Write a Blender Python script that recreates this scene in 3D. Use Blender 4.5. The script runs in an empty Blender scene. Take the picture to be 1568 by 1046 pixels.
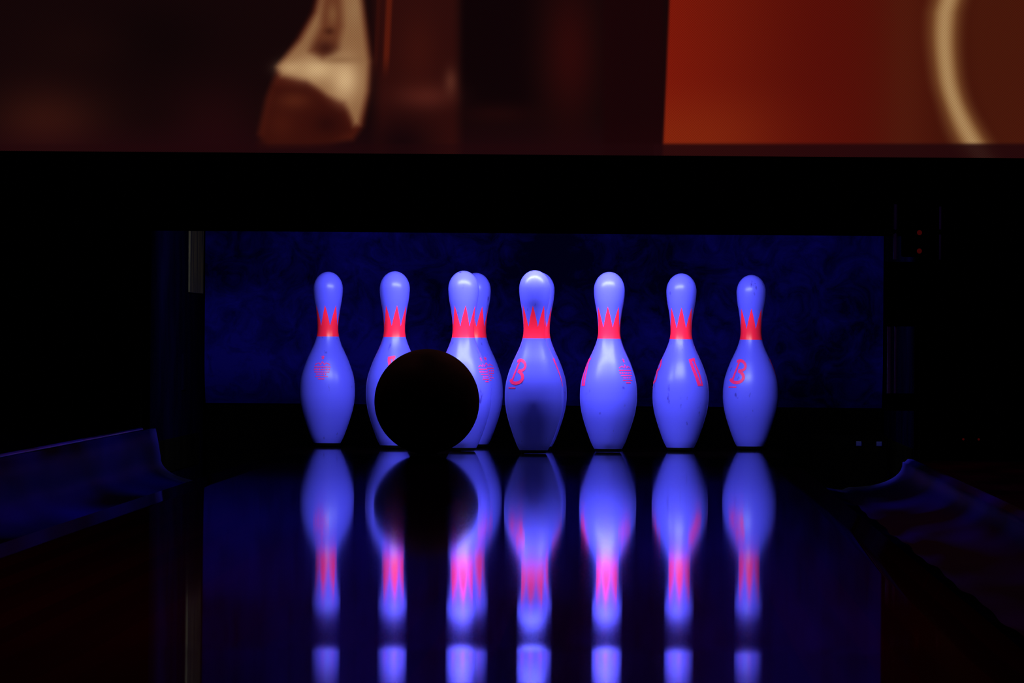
import bpy, bmesh, math, random
import numpy as np
from mathutils import Vector, Matrix

random.seed(3)
sc = bpy.context.scene
sc.view_settings.view_transform = 'Standard'
sc.view_settings.look = 'None'

# ------------------------------------------------------------------ helpers
def mat(name, base=(0,0,0), rough=.5, spec=.5, metal=0., coat=0.):
    m = bpy.data.materials.new(name); m.use_nodes = True
    b = m.node_tree.nodes['Principled BSDF']
    b.inputs['Base Color'].default_value = (*base, 1)
    b.inputs['Roughness'].default_value = rough
    b.inputs['Specular IOR Level'].default_value = spec
    b.inputs['Metallic'].default_value = metal
    b.inputs['Coat Weight'].default_value = coat
    return m

def nd(m, t, **kw):
    n = m.node_tree.nodes.new(t)
    for k, v in kw.items(): setattr(n, k, v)
    return n
def lk(m, a, b): m.node_tree.links.new(a, b)
def bsdf(m): return m.node_tree.nodes['Principled BSDF']

def mottle(m, c1, c2, scale=5, detail=4, lo=.35, hi=.7, stretch=(1,1,1), bump=0., dist=.001):
    tc = nd(m, 'ShaderNodeTexCoord'); mp = nd(m, 'ShaderNodeMapping')
    mp.inputs['Scale'].default_value = stretch
    nz = nd(m, 'ShaderNodeTexNoise'); nz.inputs['Scale'].default_value = scale
    nz.inputs['Detail'].default_value = detail
    cr = nd(m, 'ShaderNodeValToRGB')
    cr.color_ramp.elements[0].position = lo; cr.color_ramp.elements[0].color = (*c1, 1)
    cr.color_ramp.elements[1].position = hi; cr.color_ramp.elements[1].color = (*c2, 1)
    lk(m, tc.outputs['Object'], mp.inputs[0]); lk(m, mp.outputs[0], nz.inputs['Vector'])
    lk(m, nz.outputs[0], cr.inputs[0]); lk(m, cr.outputs[0], bsdf(m).inputs['Base Color'])
    if bump:
        bp = nd(m, 'ShaderNodeBump'); bp.inputs['Strength'].default_value = bump
        bp.inputs['Distance'].default_value = dist
        lk(m, nz.outputs[0], bp.inputs['Height']); lk(m, bp.outputs[0], bsdf(m).inputs['Normal'])
    return m

def add_mesh(name, verts, faces, mats, fmat=None, smooth=False, parent=None):
    me = bpy.data.meshes.new(name)
    me.from_pydata([tuple(v) for v in verts], [], faces)
    for m in mats: me.materials.append(m)
    if fmat is not None: me.polygons.foreach_set('material_index', fmat)
    if smooth: me.polygons.foreach_set('use_smooth', [True]*len(me.polygons))
    me.update()
    o = bpy.data.objects.new(name, me); sc.collection.objects.link(o)
    if parent: o.parent = parent
    return o

class B:
    """accumulates boxes / cylinders into one mesh"""
    def __init__(s): s.v=[]; s.f=[]; s.m=[]; s.mats=[]
    def mi(s, m):
        if m not in s.mats: s.mats.append(m)
        return s.mats.index(m)
    def box(s, x0,x1,y0,y1,z0,z1, m, bev=0.):
        bm = bmesh.new(); bmesh.ops.create_cube(bm, size=1)
        for v in bm.verts:
            v.co = Vector(((x0+x1)/2+v.co.x*(x1-x0), (y0+y1)/2+v.co.y*(y1-y0), (z0+z1)/2+v.co.z*(z1-z0)))
        if bev: bmesh.ops.bevel(bm, geom=bm.edges[:], offset=bev, segments=2, affect='EDGES', profile=.5)
        s._add(bm, m)
    def cyl(s, p0, p1, r, m, n=20, r2=None):
        p0=Vector(p0); p1=Vector(p1); d=p1-p0
        bm = bmesh.new()
        bmesh.ops.create_cone(bm, cap_ends=True, segments=n, radius1=r, radius2=r if r2 is None else r2, depth=d.length)
        M = Matrix.Translation((p0+p1)/2) @ d.to_track_quat('Z','Y').to_matrix().to_4x4()
        bmesh.ops.transform(bm, matrix=M, verts=bm.verts); s._add(bm, m)
    def _add(s, bm, m):
        k=len(s.v); bm.verts.index_update(); i=s.mi(m)
        s.v += [tuple(v.co) for v in bm.verts]
        for f in bm.faces: s.f.append([k+v.index for v in f.verts]); s.m.append(i)
        bm.free()
    def out(s, name, parent=None): return add_mesh(name, s.v, s.f, s.mats, s.m, parent=parent)

# ------------------------------------------------------------------ constants
F = 11760.0            # focal length in px of a 1568 wide frame
CX, CZ = 0.216, 0.25   # camera x, height
LW = 0.527             # half lane width
KX = 0.78              # kickback inner face
Y_MASK = 15.5
Y_GEND = 15.68
Y_BACK = 17.6
FLOOR = -0.16

# ------------------------------------------------------------------ materials
m_black = mat('black_paint', (.0016,.0014,.0016), .6, 0)
mottle(m_black, (.0008,.0007,.0008), (.0016,.0014,.0016), 8)
m_pit = mat('black_pit_rubber', (.0004,.0004,.0005), .9, 0); mottle(m_pit,(.0003,.0003,.0004),(.0007,.0006,.0009),9)
m_room = mat('dark_wall_paint', (.004,.0035,.004), .8, .1); mottle(m_room, (.003,.0025,.003),(.006,.005,.006), 3)
m_carpet = mat('dark_carpet', (.004,.003,.004), .95, .05); mottle(m_carpet, (.002,.0015,.003),(.006,.003,.006), 60)
m_kick = mat('kickback_laminate', (.004,.004,.03), .7, 0); mottle(m_kick, (.0003,.0002,.003),(.0006,.0004,.007), 6)
m_back = mat('pit_curtain_vinyl', (.01,.01,.2), .9, 0)
m_steel = mat('worn_steel', (.25,.2,.12), .5, .2, .1); mottle(m_steel, (.010,.007,.004),(.05,.034,.016), 20, stretch=(1,1,.3))
m_gut = mat('gutter_plastic', (.01,.01,.1), .55, 0.02)
mottle(m_gut, (.0010,.0006,.014),(.026,.018,.50), 1.8, 1, .45,.72, stretch=(4,.5,4), bump=.15, dist=.01)  # blue glints painted in: soft blotches stand for reflections
m_gutd = mat('gutter_plastic_shaded', (.001,.001,.01), .5, 0); mottle(m_gutd,(.0006,.0004,.008),(.003,.002,.06),4,1,stretch=(3,.4,3),lo=.45)  # shaded copy of the gutter plastic for the lane side
m_capL = mat('divider_cap_plastic', (.004,.003,.012), .6, 0); mottle(m_capL,(.0006,.0006,.003),(.001,.001,.005),4)
m_capR = mat('divider_cap_wood_red_sheen', (.03,.004,.003), .6, 0); mottle(m_capR,(.03,.003,.003),(.12,.014,.010),4,stretch=(3,.5,1))  # red screen reflection put into the cap's colour
m_trim = mat('blue_edge_trim', (.05,.05,.6), .35, .3); mottle(m_trim,(.006,.004,.15),(.05,.03,.9),2,lo=.4,hi=.65)

# curtain : patchy blue vinyl
m = m_back
tc = nd(m,'ShaderNodeTexCoord')
n1 = nd(m,'ShaderNodeTexNoise'); n1.inputs['Scale'].default_value=15; n1.inputs['Detail'].default_value=8; n1.inputs['Roughness'].default_value=.68; n1.inputs['Distortion'].default_value=1.4
n2 = nd(m,'ShaderNodeTexNoise'); n2.inputs['Scale'].default_value=3.6; n2.inputs['Detail'].default_value=3
lk(m,tc.outputs['Object'],n1.inputs['Vector']); lk(m,tc.outputs['Object'],n2.inputs['Vector'])
mx = nd(m,'ShaderNodeMath',operation='MULTIPLY'); lk(m,n1.outputs[0],mx.inputs[0]); lk(m,n2.outputs[0],mx.inputs[1])
cr = nd(m,'ShaderNodeValToRGB'); e=cr.color_ramp.elements
e[0].position=.15; e[0].color=(.0006,.0003,.013,1); e[1].position=.36; e[1].color=(.0034,.0019,.118,1)
lk(m,mx.outputs[0],cr.inputs[0]); lk(m,cr.outputs[0],bsdf(m).inputs['Base Color'])

# lane : lacquered maple boards (black-light darkness and a red glow put into the colour)
def boards(name, c0, c1, rough):
    m = mat(name, (.006,.002,.003), rough, .5)
    tc = nd(m,'ShaderNodeTexCoord'); sp = nd(m,'ShaderNodeSeparateXYZ'); lk(m,tc.outputs['Object'],sp.inputs[0])
    bd = nd(m,'ShaderNodeMath',operation='MULTIPLY'); bd.inputs[1].default_value=1/0.0264; lk(m,sp.outputs[0],bd.inputs[0])
    fl = nd(m,'ShaderNodeMath',operation='FLOOR'); lk(m,bd.outputs[0],fl.inputs[0])
    wn = nd(m,'ShaderNodeTexWhiteNoise',noise_dimensions='1D'); lk(m,fl.outputs[0],wn.inputs['W'])
    cr = nd(m,'ShaderNodeValToRGB'); e=cr.color_ramp.elements
    e[0].color=(*c0,1); e[1].color=(*c1,1)
    lk(m,wn.outputs[0],cr.inputs[0]); lk(m,cr.outputs[0],bsdf(m).inputs['Base Color'])
    return m
m_lane = boards('lane_lacquered_boards',(.06,.003,.010),(.105,.006,.018),.041)
m_deck = boards('pin_deck_synthetic',(.002,.001,.002),(.004,.0015,.004),.036)  # darker copy of the boards, without the red glow

# pins : blacklight glow put into the blue base colour
m_pin = mat('pin_plastic_coat', (.13,.11,.95), .34, .28)
m = m_pin
tc = nd(m,'ShaderNodeTexCoord'); sp = nd(m,'ShaderNodeSeparateXYZ'); lk(m,tc.outputs['Object'],sp.inputs[0])
at = nd(m,'ShaderNodeMath',operation='ARCTAN2'); lk(m,sp.outputs[1],at.inputs[0]); lk(m,sp.outputs[0],at.inputs[1])
ml = nd(m,'ShaderNodeMath',operation='MULTIPLY_ADD'); ml.inputs[1].default_value=7/math.tau; ml.inputs[2].default_value=20.25; lk(m,at.outputs[0],ml.inputs[0])
pp = nd(m,'ShaderNodeMath',operation='PINGPONG'); pp.inputs[1].default_value=.5; lk(m,ml.outputs[0],pp.inputs[0])
th = nd(m,'ShaderNodeMath',operation='MULTIPLY_ADD'); th.inputs[1].default_value=.088; th.inputs[2].default_value=.2635; lk(m,pp.outputs[0],th.inputs[0])
lt = nd(m,'ShaderNodeMath',operation='LESS_THAN'); lk(m,sp.outputs[2],lt.inputs[0]); lk(m,th.outputs[0],lt.inputs[1])
gt = nd(m,'ShaderNodeMath',operation='GREATER_THAN'); lk(m,sp.outputs[2],gt.inputs[0]); gt.inputs[1].default_value=.2395
an = nd(m,'ShaderNodeMath',operation='MULTIPLY'); lk(m,lt.outputs[0],an.inputs[0]); lk(m,gt.outputs[0],an.inputs[1])
nz = nd(m,'ShaderNodeTexNoise'); nz.inputs['Scale'].default_value=70; nz.inputs['Detail'].default_value=5
mp = nd(m,'ShaderNodeMapping'); mp.inputs['Scale'].default_value=(1,1,.45)
oi = nd(m,'ShaderNodeObjectInfo'); ad = nd(m,'ShaderNodeVectorMath',operation='ADD')
lk(m,tc.outputs['Object'],ad.inputs[0]); lk(m,oi.outputs['Location'],ad.inputs[1])
lk(m,ad.outputs[0],mp.inputs[0]); lk(m,mp.outputs[0],nz.inputs['Vector'])
cr = nd(m,'ShaderNodeValToRGB'); e=cr.color_ramp.elements
e[0].position=.27; e[0].color=(.045,.03,.5,1); e[1].position=.34; e[1].color=(.088,.080,.99,1)
lk(m,nz.outputs[0],cr.inputs[0])
mixc = nd(m,'ShaderNodeMix',data_type='RGBA'); lk(m,an.outputs[0],mixc.inputs[0]); lk(m,cr.outputs[0],mixc.inputs[6])
mixc.inputs[7].default_value=(1,.014,.07,1)
lk(m,mixc.outputs[2],bsdf(m).inputs['Base Color'])
m_red = mat('pin_red_print', (.8,.02,.16), .45, .2); mottle(m_red,(.7,.015,.25),(.95,.02,.14),200)
m_base = mat('pin_base_ring', (.001,.001,.002), .6, .1); mottle(m_base,(.0008,.0008,.001),(.002,.002,.003),50)

# ------------------------------------------------------------------ pin mesh
IN=.0254
tab = [(0,.98),(.08,1.06),(.75,1.415),(2.25,1.954),(3.375,2.255),(4.5,2.383),(5.875,2.282),(7.25,1.852),(8.625,1.236),
       (9.375,.983),(10,.899),(10.875,.935),(11.75,1.047),(12.625,1.203),(13.5,1.2735)]
tz=[a*IN for a,b in tab]; tr=[b*IN for a,b in tab]
sl=[]
for i in range(len(tab)):
    if i==0: sl.append((tr[1]-tr[0])/(tz[1]-tz[0]))
    elif i==1: sl.append((tr[2]-tr[1])/(tz[2]-tz[1]))
    elif i==len(tab)-1: sl.append(0)
    else: sl.append((tr[i+1]-tr[i-1])/(tz[i+1]-tz[i-1]))
def prof(z):
    if z>=tz[-1]:
        t=min(1,(z-tz[-1])/(1.5*IN)); return tr[-1]*math.sqrt(max(0,1-t*t))
    for i in range(len(tz)-1):
        if z<=tz[i+1]:
            h=tz[i+1]-tz[i]; t=(z-tz[i])/h
            return ((2*t**3-3*t*t+1)*tr[i]+(t**3-2*t*t+t)*h*sl[i]+(-2*t**3+3*t*t)*tr[i+1]+(t**3-t*t)*h*sl[i+1])
N=96; zs=[0,.001,.002,.004,.0065,.0066]+[.0066+(13.5*IN-.0066)*i/90 for i in range(1,91)]
zs+=[13.5*IN+1.5*IN*math.sin(math.pi/2*i/20) for i in range(1,20)]
V=[];Fc=[];M_=[]
for z in zs:
    r=prof(z)
    for k in range(N):
        a=math.tau*k/N; V.append((r*math.cos(a),r*math.sin(a),z))
for i in range(len(zs)-1):
    for k in range(N):
        k2=(k+1)%N; Fc.append([i*N+k,i*N+k2,(i+1)*N+k2,(i+1)*N+k]); M_.append(2 if zs[i+1]<=.0066 else 0)
V.append((0,0,15*IN)); t_=len(V)-1
for k in range(N): Fc.append([(len(zs)-1)*N+k,(len(zs)-1)*N+(k+1)%N,t_]); M_.append(0)
Fc.append([N-1-k for k in range(N)]); M_.append(2)

def stroke(pts, w, ang, zc, tilt=0.):
    c,s=math.cos(tilt),math.sin(tilt)
    P=[]
    for (a,b) in zip(pts[:-1],pts[1:]):
        L=math.hypot(b[0]-a[0],b[1]-a[1]); n=max(1,int(L/.002))
        for i in range(n): P.append((a[0]+(b[0]-a[0])*i/n,a[1]+(b[1]-a[1])*i/n))
    P.append(pts[-1])
    rows=[]
    for i,p in enumerate(P):
        q0=P[max(0,i-1)]; q1=P[min(len(P)-1,i+1)]
        d=(q1[0]-q0[0],q1[1]-q0[1]); l=math.hypot(*d) or 1; n=(-d[1]/l,d[0]/l)
        row=[]
        for t in (-.5,0,.5):
            u=p[0]+n[0]*w*t; v=p[1]+n[1]*w*t
            u,v=u*c-v*s,u*s+v*c
            z=zc+v; fi=-math.pi/2+ang+u/.058; r=prof(z)+.0005
            V.append((r*math.cos(fi),r*math.sin(fi),z)); row.append(len(V)-1)
        rows.append(row)
    for a,b in zip(rows[:-1],rows[1:]):
        for j in range(2): Fc.append([a[j],b[j],b[j+1],a[j+1]]); M_.append(1)
mm=.001
def ln(x0,y0,x1,y1,w,ang=0,zc=.170,t=0): stroke([(x0*mm,y0*mm),(x1*mm,y1*mm)],w*mm,ang,zc,t)
# emblem 1 : little star over crown-like lines of print
for k in range(5):
    a=math.pi/2+k*math.tau/5; stroke([(0,24*mm),(5*mm*math.cos(a),24*mm+5*mm*math.sin(a))],1.8*mm,0,.170)
stroke([(-20*mm,8*mm),(-10*mm,12*mm),(-5*mm,8*mm),(0,15*mm),(5*mm,8*mm),(10*mm,12*mm),(20*mm,8*mm)],1.8*mm,0,.170)
ln(-21,3,21,3,2.2)
for x in range(-20,20,6): ln(x,-3,x+3.2,-2,3.4)
ln(-18,-8,18,-8,1.6)
for x in range(-12,12,5): ln(x,-13,x+2.6,-13,3.2)
ln(-15,-18,15,-18,1.6)
ln(-7,-23,7,-23,2.2)
# emblem 2 : big script letter at 120 deg
A=math.radians(120)
def arc(cx,cy,rx,ry,a0,a1,n=14): return [((cx+rx*math.cos(math.radians(a0+(a1-a0)*i/n)))*mm,(cy+ry*math.sin(math.radians(a0+(a1-a0)*i/n)))*mm) for i in range(n+1)]
stroke(arc(0,15,17,11,150,-88),6.5*mm,A,.168,-.2)
stroke(arc(0,-9,19,13,85,-140),7*mm,A,.168,-.2)
stroke([(-5*mm,25*mm),(-7*mm,-22*mm)],5.5*mm,A,.168,-.2)
ln(-20,-30,2,-30,2.5,A,.166)
# emblem 3 : slanted block letters at 240 deg
A=math.radians(240)
ln(-8,26,6,-24,9,A,.168); ln(4,26,12,-2,6,A,.168); ln(12,-2,15,-24,5,A,.168); ln(-12,26,10,29,6,A,.168); ln(2,-26,18,-26,5,A,.168)
pin_me=bpy.data.meshes.new('bowling_pin_mesh'); pin_me.from_pydata(V,[],Fc)
for q in (m_pin,m_red,m_base): pin_me.materials.append(q)
pin_me.polygons.foreach_set('material_index',M_); pin_me.polygons.foreach_set('use_smooth',[len(f)<10 for f in Fc]); pin_me.update()

S=.3085; R=.264; Y1=16.0
pins=[(0,0,-161),(-.5,1,62),(.5,1,46),(-1,2,-245),(0,2,20),(1,2,-205),(-1.5,3,-11),(-.5,3,31),(.5,3,10),(1.5,3,-154)]
for (ix,iy,rot) in pins:
    o=bpy.data.objects.new('bowling_pin',pin_me); sc.collection.objects.link(o)
    o.location=(ix*S+(.015 if (ix,iy)==(-.5,3) else .003 if (ix,iy)==(0,2) else 0),Y1+iy*R,0.0006); o.rotation_euler=(0,0,math.radians(rot))

# ------------------------------------------------------------------ ball
m_ball=mat('ball_black_urethane',(.0015,.0008,.0008),.7,0); mottle(m_ball,(.0030,.0008,.0006),(.008,.0018,.0013),12)
bm=bmesh.new(); bmesh.ops.create_uvsphere(bm,u_segments=192,v_segments=128,radius=.10795)
for v in bm.verts:
    d=v.co.normalized()
    for (hx,hy,rr) in ((-.13,.10,.013),(.13,.10,.013),(0,-.22,.0155)):
        h=Vector((hx,hy,1)).normalized(); ds=(d-h).length*.108
        if ds<rr*1.15:
            t=min(1,max(0,(rr*1.15-ds)/(rr*.25))); v.co=d*(.10795-.028*t)
me=bpy.data.meshes.new('bowling_ball'); bm.to_mesh(me); bm.free(); me.materials.append(m_ball)
me.polygons.foreach_set('use_smooth',[True]*len(me.polygons))
ball=bpy.data.objects.new('bowling_ball',me); sc.collection.objects.link(ball)
ball.location=(-.2170,15.78,.1085); ball.rotation_euler=(math.radians(-50),math.radians(18),0)

# ------------------------------------------------------------------ lane
Yc=np.arange(-1.0,16.95,.02)
sp_pts=[(-1,-.0056),(5.3,-.0056),(5.9,-.0050),(6.03,-.0046),(6.27,.0011),(6.38,.0015),(6.6,.0013),(6.95,.0006),(7.3,-.0002),(7.8,-.0001),(8.4,.0005),(8.9,.0004),(10,.0),(12,.0001),(13.3,-.0001),(14.5,0),(17,0)]
slope=np.interp(Yc,[p[0] for p in sp_pts],[p[1] for p in sp_pts])
ker=np.hanning(7); ker/=ker.sum()
slope=np.convolve(np.pad(slope,3,mode='edge'),ker,mode='valid')
zz=np.cumsum(slope)*.02; zz-=zz[np.searchsorted(Yc,15.0)]
zz[Yc>=15.0]=0
xs=np.linspace(-LW,LW,21)
V=[];Fc=[];LM=[]
for j,y in enumerate(Yc):
    for x in xs: V.append((x,y,zz[j]))
nx=len(xs); ny=len(Yc)
for j in range(ny-1):
    for i in range(nx-1):
        Fc.append([j*nx+i,j*nx+i+1,(j+1)*nx+i+1,(j+1)*nx+i]); LM.append(1 if Yc[j]>14.6 else 0)
topn=len(Fc)
k=len(V)
for j in range(ny):
    V.append((-LW,Yc[j],FLOOR+.001)); V.append((LW,Yc[j],FLOOR+.001))
for j in range(ny-1):
    a=k+2*j
    Fc.append([j*nx,(j+1)*nx,a+2,a]); Fc.append([(j+1)*nx+nx-1,j*nx+nx-1,a+1,a+3]); Fc.append([a,a+2,a+3,a+1])
Fc.append([(ny-1)*nx+i for i in range(nx)][::1]+[k+2*(ny-1)+1,k+2*(ny-1)]); Fc.append([i for i in range(nx)][::-1]+[k,k+1])
LM+=[1]*(len(Fc)-len(LM))
lane=add_mesh('bowling_lane',V,Fc,[m_lane,m_deck],LM)
lane.data.polygons.foreach_set('use_smooth',[i<topn for i in range(len(Fc))])

# ------------------------------------------------------------------ gutters (round channels)
def gutter(sgn):
    pr=[(LW+.002,-.075),(LW+.002,-.014),(LW+.010,-.012)]
    x0,x1=LW+.012,KX-.022
    for i in range(25):
        a=math.pi*i/24; pr.append(((x0+x1)/2-math.cos(a)*(x1-x0)/2, (-.012 if i<12 else -.006)-.052*math.sin(a)**.85 if 0<i<24 else (-.012 if i==0 else -.006)))
    top=.050 if sgn<0 else .0
    pr+=[(KX-.018,top-.006 if sgn>0 else .02),(KX-.012,top),(KX-.003,top),(KX-.003,-.075)]
    Ys=np.arange(-1,Y_GEND+.001,.06); V=[];Fc=[];Mi=[]
    Ys[-1]=Y_GEND
    n=len(pr)
    for y in Ys:
        for (x,z) in pr:
            ok = z>-.07 and x>LW+.02 and x<KX-.02
            w=(.0012*math.sin(y*5.1+x*9)+.0008*math.sin(y*11.7)) if ok else 0
            V.append((sgn*(x+w),y,z+w))
    for j in range(len(Ys)-1):
        for i in range(n-1):
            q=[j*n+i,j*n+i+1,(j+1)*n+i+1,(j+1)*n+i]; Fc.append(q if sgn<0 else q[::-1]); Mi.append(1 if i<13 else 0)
    Fc.append([i for i in range(n)]); Fc.append([(len(Ys)-1)*n+i for i in range(n)]); Mi+=[1,1]
    o=add_mesh('lane_gutter',V,Fc,[m_gut,m_gutd],Mi); o.data.polygons.foreach_set('use_smooth',[len(f)==4 for f in Fc])
    return o
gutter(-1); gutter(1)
b=B()
for s in (-1,1):
    a0,a1=sorted((s*(LW+.004),s*(KX-.003)))
    b.box(a0,a1,-1,Y_GEND,FLOOR,-.0762,m_black)
b.out('gutter_support_beams')
b=B()
for s in (-1,1):
    a0,a1=sorted((s*(LW+.004),s*(KX-.003)))
    b.box(a0,a1,Y_GEND+.001,Y_BACK-.04,FLOOR,-.10,m_pit,.004)
b.box(-LW,LW,16.97,Y_BACK-.04,FLOOR,-.11,m_pit,.004)
b.out('pit_floor_board')

# divider caps either side
b=B(); b.box(-1.12,-KX,-1,Y_MASK-.002,FLOOR,.050,m_capL,.004); b.cyl((-KX-.006,-1,.050),(-KX-.006,Y_MASK-.002,.050),.004,m_trim)
b.out('divider_cap')
b=B(); b.box(KX,1.03,-1,Y_MASK-.04,FLOOR,.0,m_capR,.004)
b.out('divider_cap')

# ------------------------------------------------------------------ pin deck enclosure
for s,nm in ((-1,'left'),(1,'right')):
    b=B(); a0,a1=sorted((s*KX,s*(KX+.03)))
    b.box(a0,a1,Y_GEND,Y_BACK,FLOOR,.80,m_kick,.003)
    b.box(a0,a1,Y_GEND-.006,Y_GEND-.0005,FLOOR,.80,m_black,.001)
    c0,c1=sorted((s*(KX-.004),s*KX+s*.001))
    if s<0:
        b.box(c0,c1,16.98,17.5,.335,.62,m_steel,.001)
        b.box(c0,c1,16.75,16.9,.12,.20,m_kick,.001)
    b.box(c0,c1,Y_GEND+.02,17.4,-.05,.02,m_black,.001)
    b.out('kickback_panel')
# curtain
V=[];Fc=[]
nxx,nzz=160,40
for j in range(nzz+1):
    for i in range(nxx+1):
        x=-KX+.004+(2*KX-.008)*i/nxx; z=.085+.69*j/nzz
        V.append((x,Y_BACK-.03+.004*math.sin(x*9)+.003*math.sin(x*23+z*6)+.05*max(0,(.19-z)/.1)**2,z))
for j in range(nzz):
    for i in range(nxx):
        a=j*(nxx+1)+i; Fc.append([a,a+1,a+nxx+2,a+nxx+1])
cur=add_mesh('pit_curtain',V,Fc,[m_back],smooth=True)
b=B(); b.box(-KX+.004,KX-.004,Y_BACK+.04,Y_BACK+.09,FLOOR,.8,m_pit,.003); b.out('pit_cushion')
b=B(); b.box(-KX-.03,KX+.03,Y_MASK+.12,Y_BACK+.09,.801,.85,m_black,.003)  # unseen roof over the deck, added to block light
b.box(-.7,.7,16.1,16.9,.70,.80,m_black,.01)
for i in range(5): b.cyl((-.6+.3*i,16.5,.66),(-.6+.3*i,16.5,.71),.05,m_black)
b.out('pinsetter_light_block')

# ------------------------------------------------------------------ masking unit
b=B()
b.box(-3,3,Y_MASK,Y_MASK+.10,.453,.609,m_black,.004)
b.box(-3,-KX-.012,Y_MASK+.0,Y_MASK+.10,FLOOR,.452,m_black,.003)
b.box(KX+.006,3,Y_MASK+.0,Y_MASK+.10,FLOOR,.452,m_black,.003)
b.box(-3,3,Y_MASK+.02,Y_MASK+.10,.610,1.75,m_black,.003)
b.out('masking_unit_frame')

# lane sensor + guide posts on the right of the opening
m_led=mat('red_led',(.02,0,0),.4,.3); bsdf(m_led).inputs['Emission Color'].default_value=(1,.03,.02,1); bsdf(m_led).inputs['Emission Strength'].default_value=.03
m_bled=mat('blue_led',(0,0,.01),.4,.3); bsdf(m_bled).inputs['Emission Color'].default_value=(.02,.02,1,1); bsdf(m_bled).inputs['Emission Strength'].default_value=.03
m_post=mat('aluminium_post',(.3,.24,.16),.5,.3,.2); mottle(m_post,(.15,.12,.08),(.4,.32,.22),30,stretch=(1,1,.3))
b=B()
yy=Y_MASK-.012
b.cyl((.733,yy,.405),(.733,yy,.516),.004,m_post); b.cyl((.823,yy,.405),(.823,yy,.512),.0025,m_post)
b.box(.745,.81,Y_MASK-.02,Y_MASK-.001,.41,.50,m_black,.004)
b.cyl((.781,Y_MASK-.024,.459),(.781,Y_MASK-.019,.459),.005,m_led); b.cyl((.781,Y_MASK-.024,.422),(.781,Y_MASK-.019,.422),.005,m_led)
b.box(.72,.84,Y_MASK-.016,Y_MASK-.001,.456,.466,m_black,.002)
b.out('lane_sensor_bracket')
b=B()
b.cyl((.722,yy,.13),(.722,yy,.275),.004,m_post); b.cyl((.735,yy,.13),(.735,yy,.275),.0025,m_post)
b.box(.712,.80,Y_MASK-.02,Y_MASK-.004,.27,.40,m_black,.004)
b.box(.712,.80,Y_MASK-.02,Y_MASK-.004,.10,.135,m_black,.004)
b.out('opening_guide_post')
b=B(); b.box(.86,.92,Y_MASK-.03,Y_MASK-.001,.02,.06,m_black,.004)
b.cyl((.872,Y_MASK-.034,.044),(.872,Y_MASK-.029,.044),.0022,m_led); b.cyl((.903,Y_MASK-.034,.044),(.903,Y_MASK-.029,.044),.0022,m_led)
b.out('indicator_lamp_box')
b=B(); b.box(.60,.77,17.0,17.03,-.1,.03,m_pit,.004)
b.box(.70,.712,16.994,17.0,.007,.017,m_bled,.001); b.box(.745,.757,16.994,17.0,.007,.017,m_bled,.001)
b.out('pit_sensor_bar')

# ------------------------------------------------------------------ projection screen
roll=math.radians(.44); cr_,sr_=math.cos(roll),math.sin(roll); KP=F/15.49
def to_px(X,Z):
    x=977+(X-CX)*KP-784; y=510.5-(Z-CZ)*KP-523
    return 784+x*cr_-y*sr_, 523+x*sr_+y*cr_
def ss(a,b,x):
    t=np.clip((x-a)/(b-a),0,1); return t*t*(3-2*t)
def sdf(x,y,poly):
    d=np.full(x.shape,1e18); s=np.ones(x.shape)
    n=len(poly); j=n-1
    for i in range(n):
        xi,yi=poly[i]; xj,yj=poly[j]
        ex,ey=xj-xi,yj-yi; wx,wy=x-xi,y-yi
        t=np.clip((wx*ex+wy*ey)/(ex*ex+ey*ey),0,1); bx,by=wx-ex*t,wy-ey*t
        d=np.minimum(d,bx*bx+by*by)
        c1=y>=yi; c2=y<yj; c3=ex*wy>ey*wx
        fl=(c1&c2&c3)|(~c1&~c2&~c3); s=np.where(fl,-s,s); j=i
    return s*np.sqrt(d)
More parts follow.
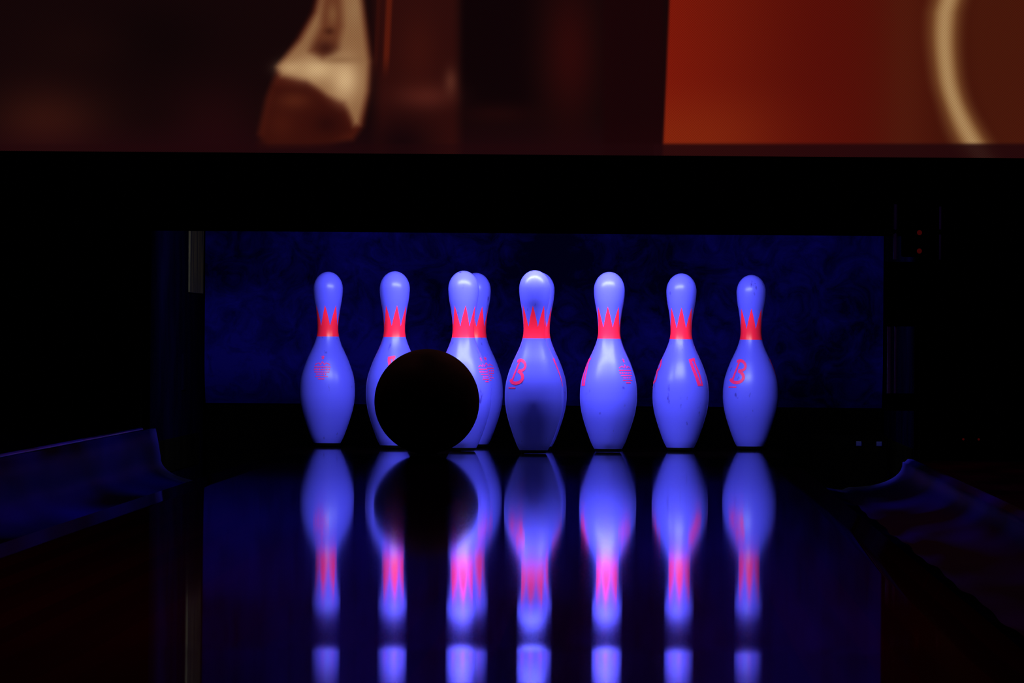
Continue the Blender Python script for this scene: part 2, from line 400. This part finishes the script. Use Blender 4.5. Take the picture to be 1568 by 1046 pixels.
def paint(x,y):
    C=np.zeros(x.shape+(3,)); C[:]=(20,6,7)
    def over(a,col):
        C[:]=C*(1-a[...,None])+np.array(col,float)*a[...,None]
    def blob(cx,cy,rx,ry,col,k=1.):
        over(k*np.exp(-(((x-cx)/rx)**2+((y-cy)/ry)**2)),col)
    blob(70,190,90,60,(54,20,14),.9); blob(230,60,90,60,(13,4,5),.7); blob(330,190,70,60,(36,9,11),.7)
    blob(120,70,80,40,(26,9,8),.6)
    over(ss(170,235,y)*.5,(38,8,13))
    over(ss(560,590,x)*(1-ss(690,715,x))*.8,(52,14,11))
    over(ss(700,716,x)*(1-ss(790,850,x))*.9*(1-ss(150,200,y)),(14,3,5))
    blob(872,80,42,110,(48,10,9),.9)
    over(ss(915,930,x)*(1-ss(1010,1024,x))*.7,(27,4,6))
    blob(650,148,42,20,(84,33,25),.85); blob(690,125,10,20,(100,52,38),.65); blob(640,80,30,60,(62,18,12),.6)
    over((1-ss(2,7,np.abs(x-596+.05*y)))*(1-ss(80,125,y)),(84,24,12))
    over((1-ss(1.5,5,np.abs(x-580+.05*y)))*(1-ss(80,125,y))*.6,(56,15,10))
    blob(615,220,50,42,(20,5,8),.9); blob(760,175,60,16,(36,9,9),.6)
    # bright cloth figure
    p1=[(492,-30),(478,20),(455,60),(428,98),(408,150),(396,205),(410,222),(470,222),(540,214),(556,192),(566,140),(569,95),(562,40),(552,-30)]
    over(1-ss(-7,8,sdf(x,y,p1)),(70,22,13))
    p2=[(494,-30),(482,18),(458,60),(422,102),(430,118),(468,124),(500,148),(526,158),(540,194),(552,192),(564,140),(567,95),(560,40),(550,-30)]
    over(1-ss(-10,6,sdf(x,y,p2)),(140,98,64))
    blob(485,106,34,20,(204,168,122),.95); blob(528,122,22,32,(208,172,126),.95); blob(542,15,10,26,(150,112,76),.7)
    blob(446,104,20,10,(192,154,110),.8)
    p3=[(496,-20),(490,40),(474,78),(494,88),(517,74),(525,40),(522,-20)]
    over((1-ss(-9,9,sdf(x,y,p3)))*.8,(92,42,24)); blob(498,74,16,12,(58,22,15),.85); blob(509,22,8,16,(140,100,62),.5); blob(504,48,8,6,(60,24,14),.7)
    blob(520,92,30,6,(120,80,50),.5)
    p4=[(420,134),(468,134),(502,160),(526,174),(535,200),(500,222),(400,222)]
    over((1-ss(-8,14,sdf(x,y,p4)))*.75,(50,13,9)); blob(450,154,26,14,(88,36,20),.7); blob(430,190,22,24,(76,26,14),.5); blob(500,190,20,16,(34,8,8),.6)
    # right panel
    ed=1025-9*y/220
    a=ss(-3,3,x-ed)
    t=np.clip((x-1020)/440,0,1)[...,None]
    col=np.array((122,24,10.))*(1-t)+np.array((64,19,9.))*t
    C[:]=C*(1-a[...,None])+col*a[...,None]
    over(a*ss(110,215,y)*(1-ss(1080,1330,x))*.6,(134,44,15))
    over(a*np.exp(-((x-1260)/110)**2)*.45,(82,8,6))
    over(a*np.exp(-((x-1385)/34)**2)*.35,(84,33,16))
    xc=1449+ 10*(-np.clip((y-20)/60,-1,0)) - 4*np.sin(np.clip(y,0,110)/110*math.pi)+ 38*np.clip((y-105)/110,0,2)**1.6
    wd=20-2*ss(0,120,y)+4*ss(150,220,y)
    d=np.abs(x-xc)
    over(a*(1-ss(wd*.2,wd*2.1,d))*.95,(128,84,46)); over(a*(1-ss(0,wd*1.1,d))*.8,(180,144,98))
    over(a*ss(0,40,x-xc-14)*.5,(76,27,12))
    yb=221+0*x
    over(ss(-4,3,y-yb)*np.where(x>1000,.88,.45),(32,7,10))
    return C
xs=np.concatenate([np.linspace(-3,-1.25,12)[:-1],np.arange(-1.25,1.25,.0034),np.linspace(1.25,3,12)])
zs_=np.concatenate([np.arange(.6105,.95,.0034),np.linspace(.95,1.70,16)])
XX,ZZ=np.meshgrid(xs,zs_); PX,PY=to_px(XX,ZZ)
C=np.clip(paint(PX,PY),0,255)/255; L=np.where(C<=.04045,C/12.92,((C+.055)/1.055)**2.4)
nz_,nx_=XX.shape
V=np.stack([XX,np.full(XX.shape,Y_MASK-.010),ZZ],-1).reshape(-1,3)
idx=np.arange(nz_*nx_).reshape(nz_,nx_)
Q=np.stack([idx[:-1,:-1],idx[:-1,1:],idx[1:,1:],idx[1:,:-1]],-1).reshape(-1,4).tolist()
m_scr=mat('projection_screen_fabric',(.002,.001,.001),.9,.05)
scr=add_mesh('projection_screen',V.tolist(),Q,[m_scr])
at=scr.data.color_attributes.new('picture','FLOAT_COLOR','POINT')
at.data.foreach_set('color',np.concatenate([L.reshape(-1,3),np.ones((nz_*nx_,1))],1).ravel())
m=m_scr
av=nd(m,'ShaderNodeAttribute',attribute_name='picture'); tc=nd(m,'ShaderNodeTexCoord'); sp=nd(m,'ShaderNodeSeparateXYZ'); lk(m,tc.outputs['Object'],sp.inputs[0])
def wave(out):
    a=nd(m,'ShaderNodeMath',operation='MULTIPLY'); a.inputs[1].default_value=math.tau/.0050; lk(m,out,a.inputs[0])
    s_=nd(m,'ShaderNodeMath',operation='SINE'); lk(m,a.outputs[0],s_.inputs[0]); return s_.outputs[0]
w=nd(m,'ShaderNodeMath',operation='MULTIPLY'); lk(m,wave(sp.outputs[0]),w.inputs[0]); lk(m,wave(sp.outputs[2]),w.inputs[1])
w2=nd(m,'ShaderNodeMath',operation='MULTIPLY_ADD'); lk(m,w.outputs[0],w2.inputs[0]); w2.inputs[1].default_value=.24; w2.inputs[2].default_value=1.0
vs=nd(m,'ShaderNodeVectorMath',operation='SCALE'); lk(m,av.outputs['Color'],vs.inputs[0]); lk(m,w2.outputs[0],vs.inputs['Scale'])
lk(m,vs.outputs[0],bsdf(m).inputs['Emission Color']); bsdf(m).inputs['Emission Strength'].default_value=1.0

# ------------------------------------------------------------------ room shell
b=B(); b.box(-3.1,3.1,-4,18.2,FLOOR-.1,FLOOR,m_carpet); b.out('floor')
b=B(); b.box(-3.1,3.1,-4,18.2,2.8,2.9,m_room); b.out('ceiling')
b=B(); b.box(-3.2,-3.1,-4,18.2,FLOOR,2.8,m_room); b.out('wall_left')
b=B(); b.box(3.1,3.2,-4,18.2,FLOOR,2.8,m_room); b.out('wall_right')
b=B(); b.box(-3.1,3.1,18.1,18.2,FLOOR,2.8,m_room); b.out('wall_back')
b=B(); b.box(-3.1,3.1,-4.1,-4,FLOOR,2.8,m_room); b.out('wall_front')

# ------------------------------------------------------------------ lights
def fixture(yL,zL,h=.53):
    b=B()
    b.box(-h,h,yL-.04,yL+.03,zL+.03,zL+.06,m_black,.004)
    b.box(-h-.02,-h,yL-.04,yL+.03,zL-.03,zL+.06,m_black,.004); b.box(h,h+.02,yL-.04,yL+.03,zL-.03,zL+.06,m_black,.004)
    b.cyl((-h,yL,zL+.015),(h,yL,zL+.015),.012,m_trim)
    b.out('pin_light_fixture')
def area(name,loc,target,sx,sy,p,col):
    l=bpy.data.lights.new(name,'AREA'); l.shape='RECTANGLE'; l.size=sx; l.size_y=sy; l.energy=p; l.color=col
    o=bpy.data.objects.new(name,l); sc.collection.objects.link(o); o.location=loc
    o.rotation_euler=(Vector(target)-Vector(loc)).to_track_quat('-Z','Y').to_euler(); return o
fixture(15.88,.66); fixture(15.68,.70)  # second one is an added housing for the front fill
area('blacklight_and_fill',(0,15.88,.66),(0,16.65,.12),1.05,.03,25,(.86,1,1))
area('blacklight_and_fill',(0,15.68,.70),(0,16.95,.22),1.05,.04,3.5,(.86,.97,1))  # weak front fill, added to even out the pins
area('lane_blue_fill',(0,12.5,2.6),(0,13.5,0),2.5,.1,8,(.08,.06,1))  # unseen blue fill, added to light the gutters
area('red_lane_fill',(-.6,7,2.7),(-.6,7,0),2.5,2.5,14,(1,.06,.08))  # unseen red fill, added for the reddish glow on the lane

w=bpy.data.worlds.new('World'); sc.world=w; w.use_nodes=True
w.node_tree.nodes['Background'].inputs[0].default_value=(.0004,.0002,.0008,1)

# ------------------------------------------------------------------ camera
cd=bpy.data.cameras.new('Camera'); cam=bpy.data.objects.new('Camera',cd); sc.collection.objects.link(cam)
cd.sensor_width=36; cd.lens=F/1568*36; cd.clip_end=100
fw=Vector((-193/F,1,-12.5/F)).normalized()
q=fw.to_track_quat('-Z','Y')
cam.matrix_world=Matrix.Translation((CX,0,CZ))@q.to_matrix().to_4x4()@Matrix.Rotation(math.radians(.44),4,'Z')
sc.camera=cam
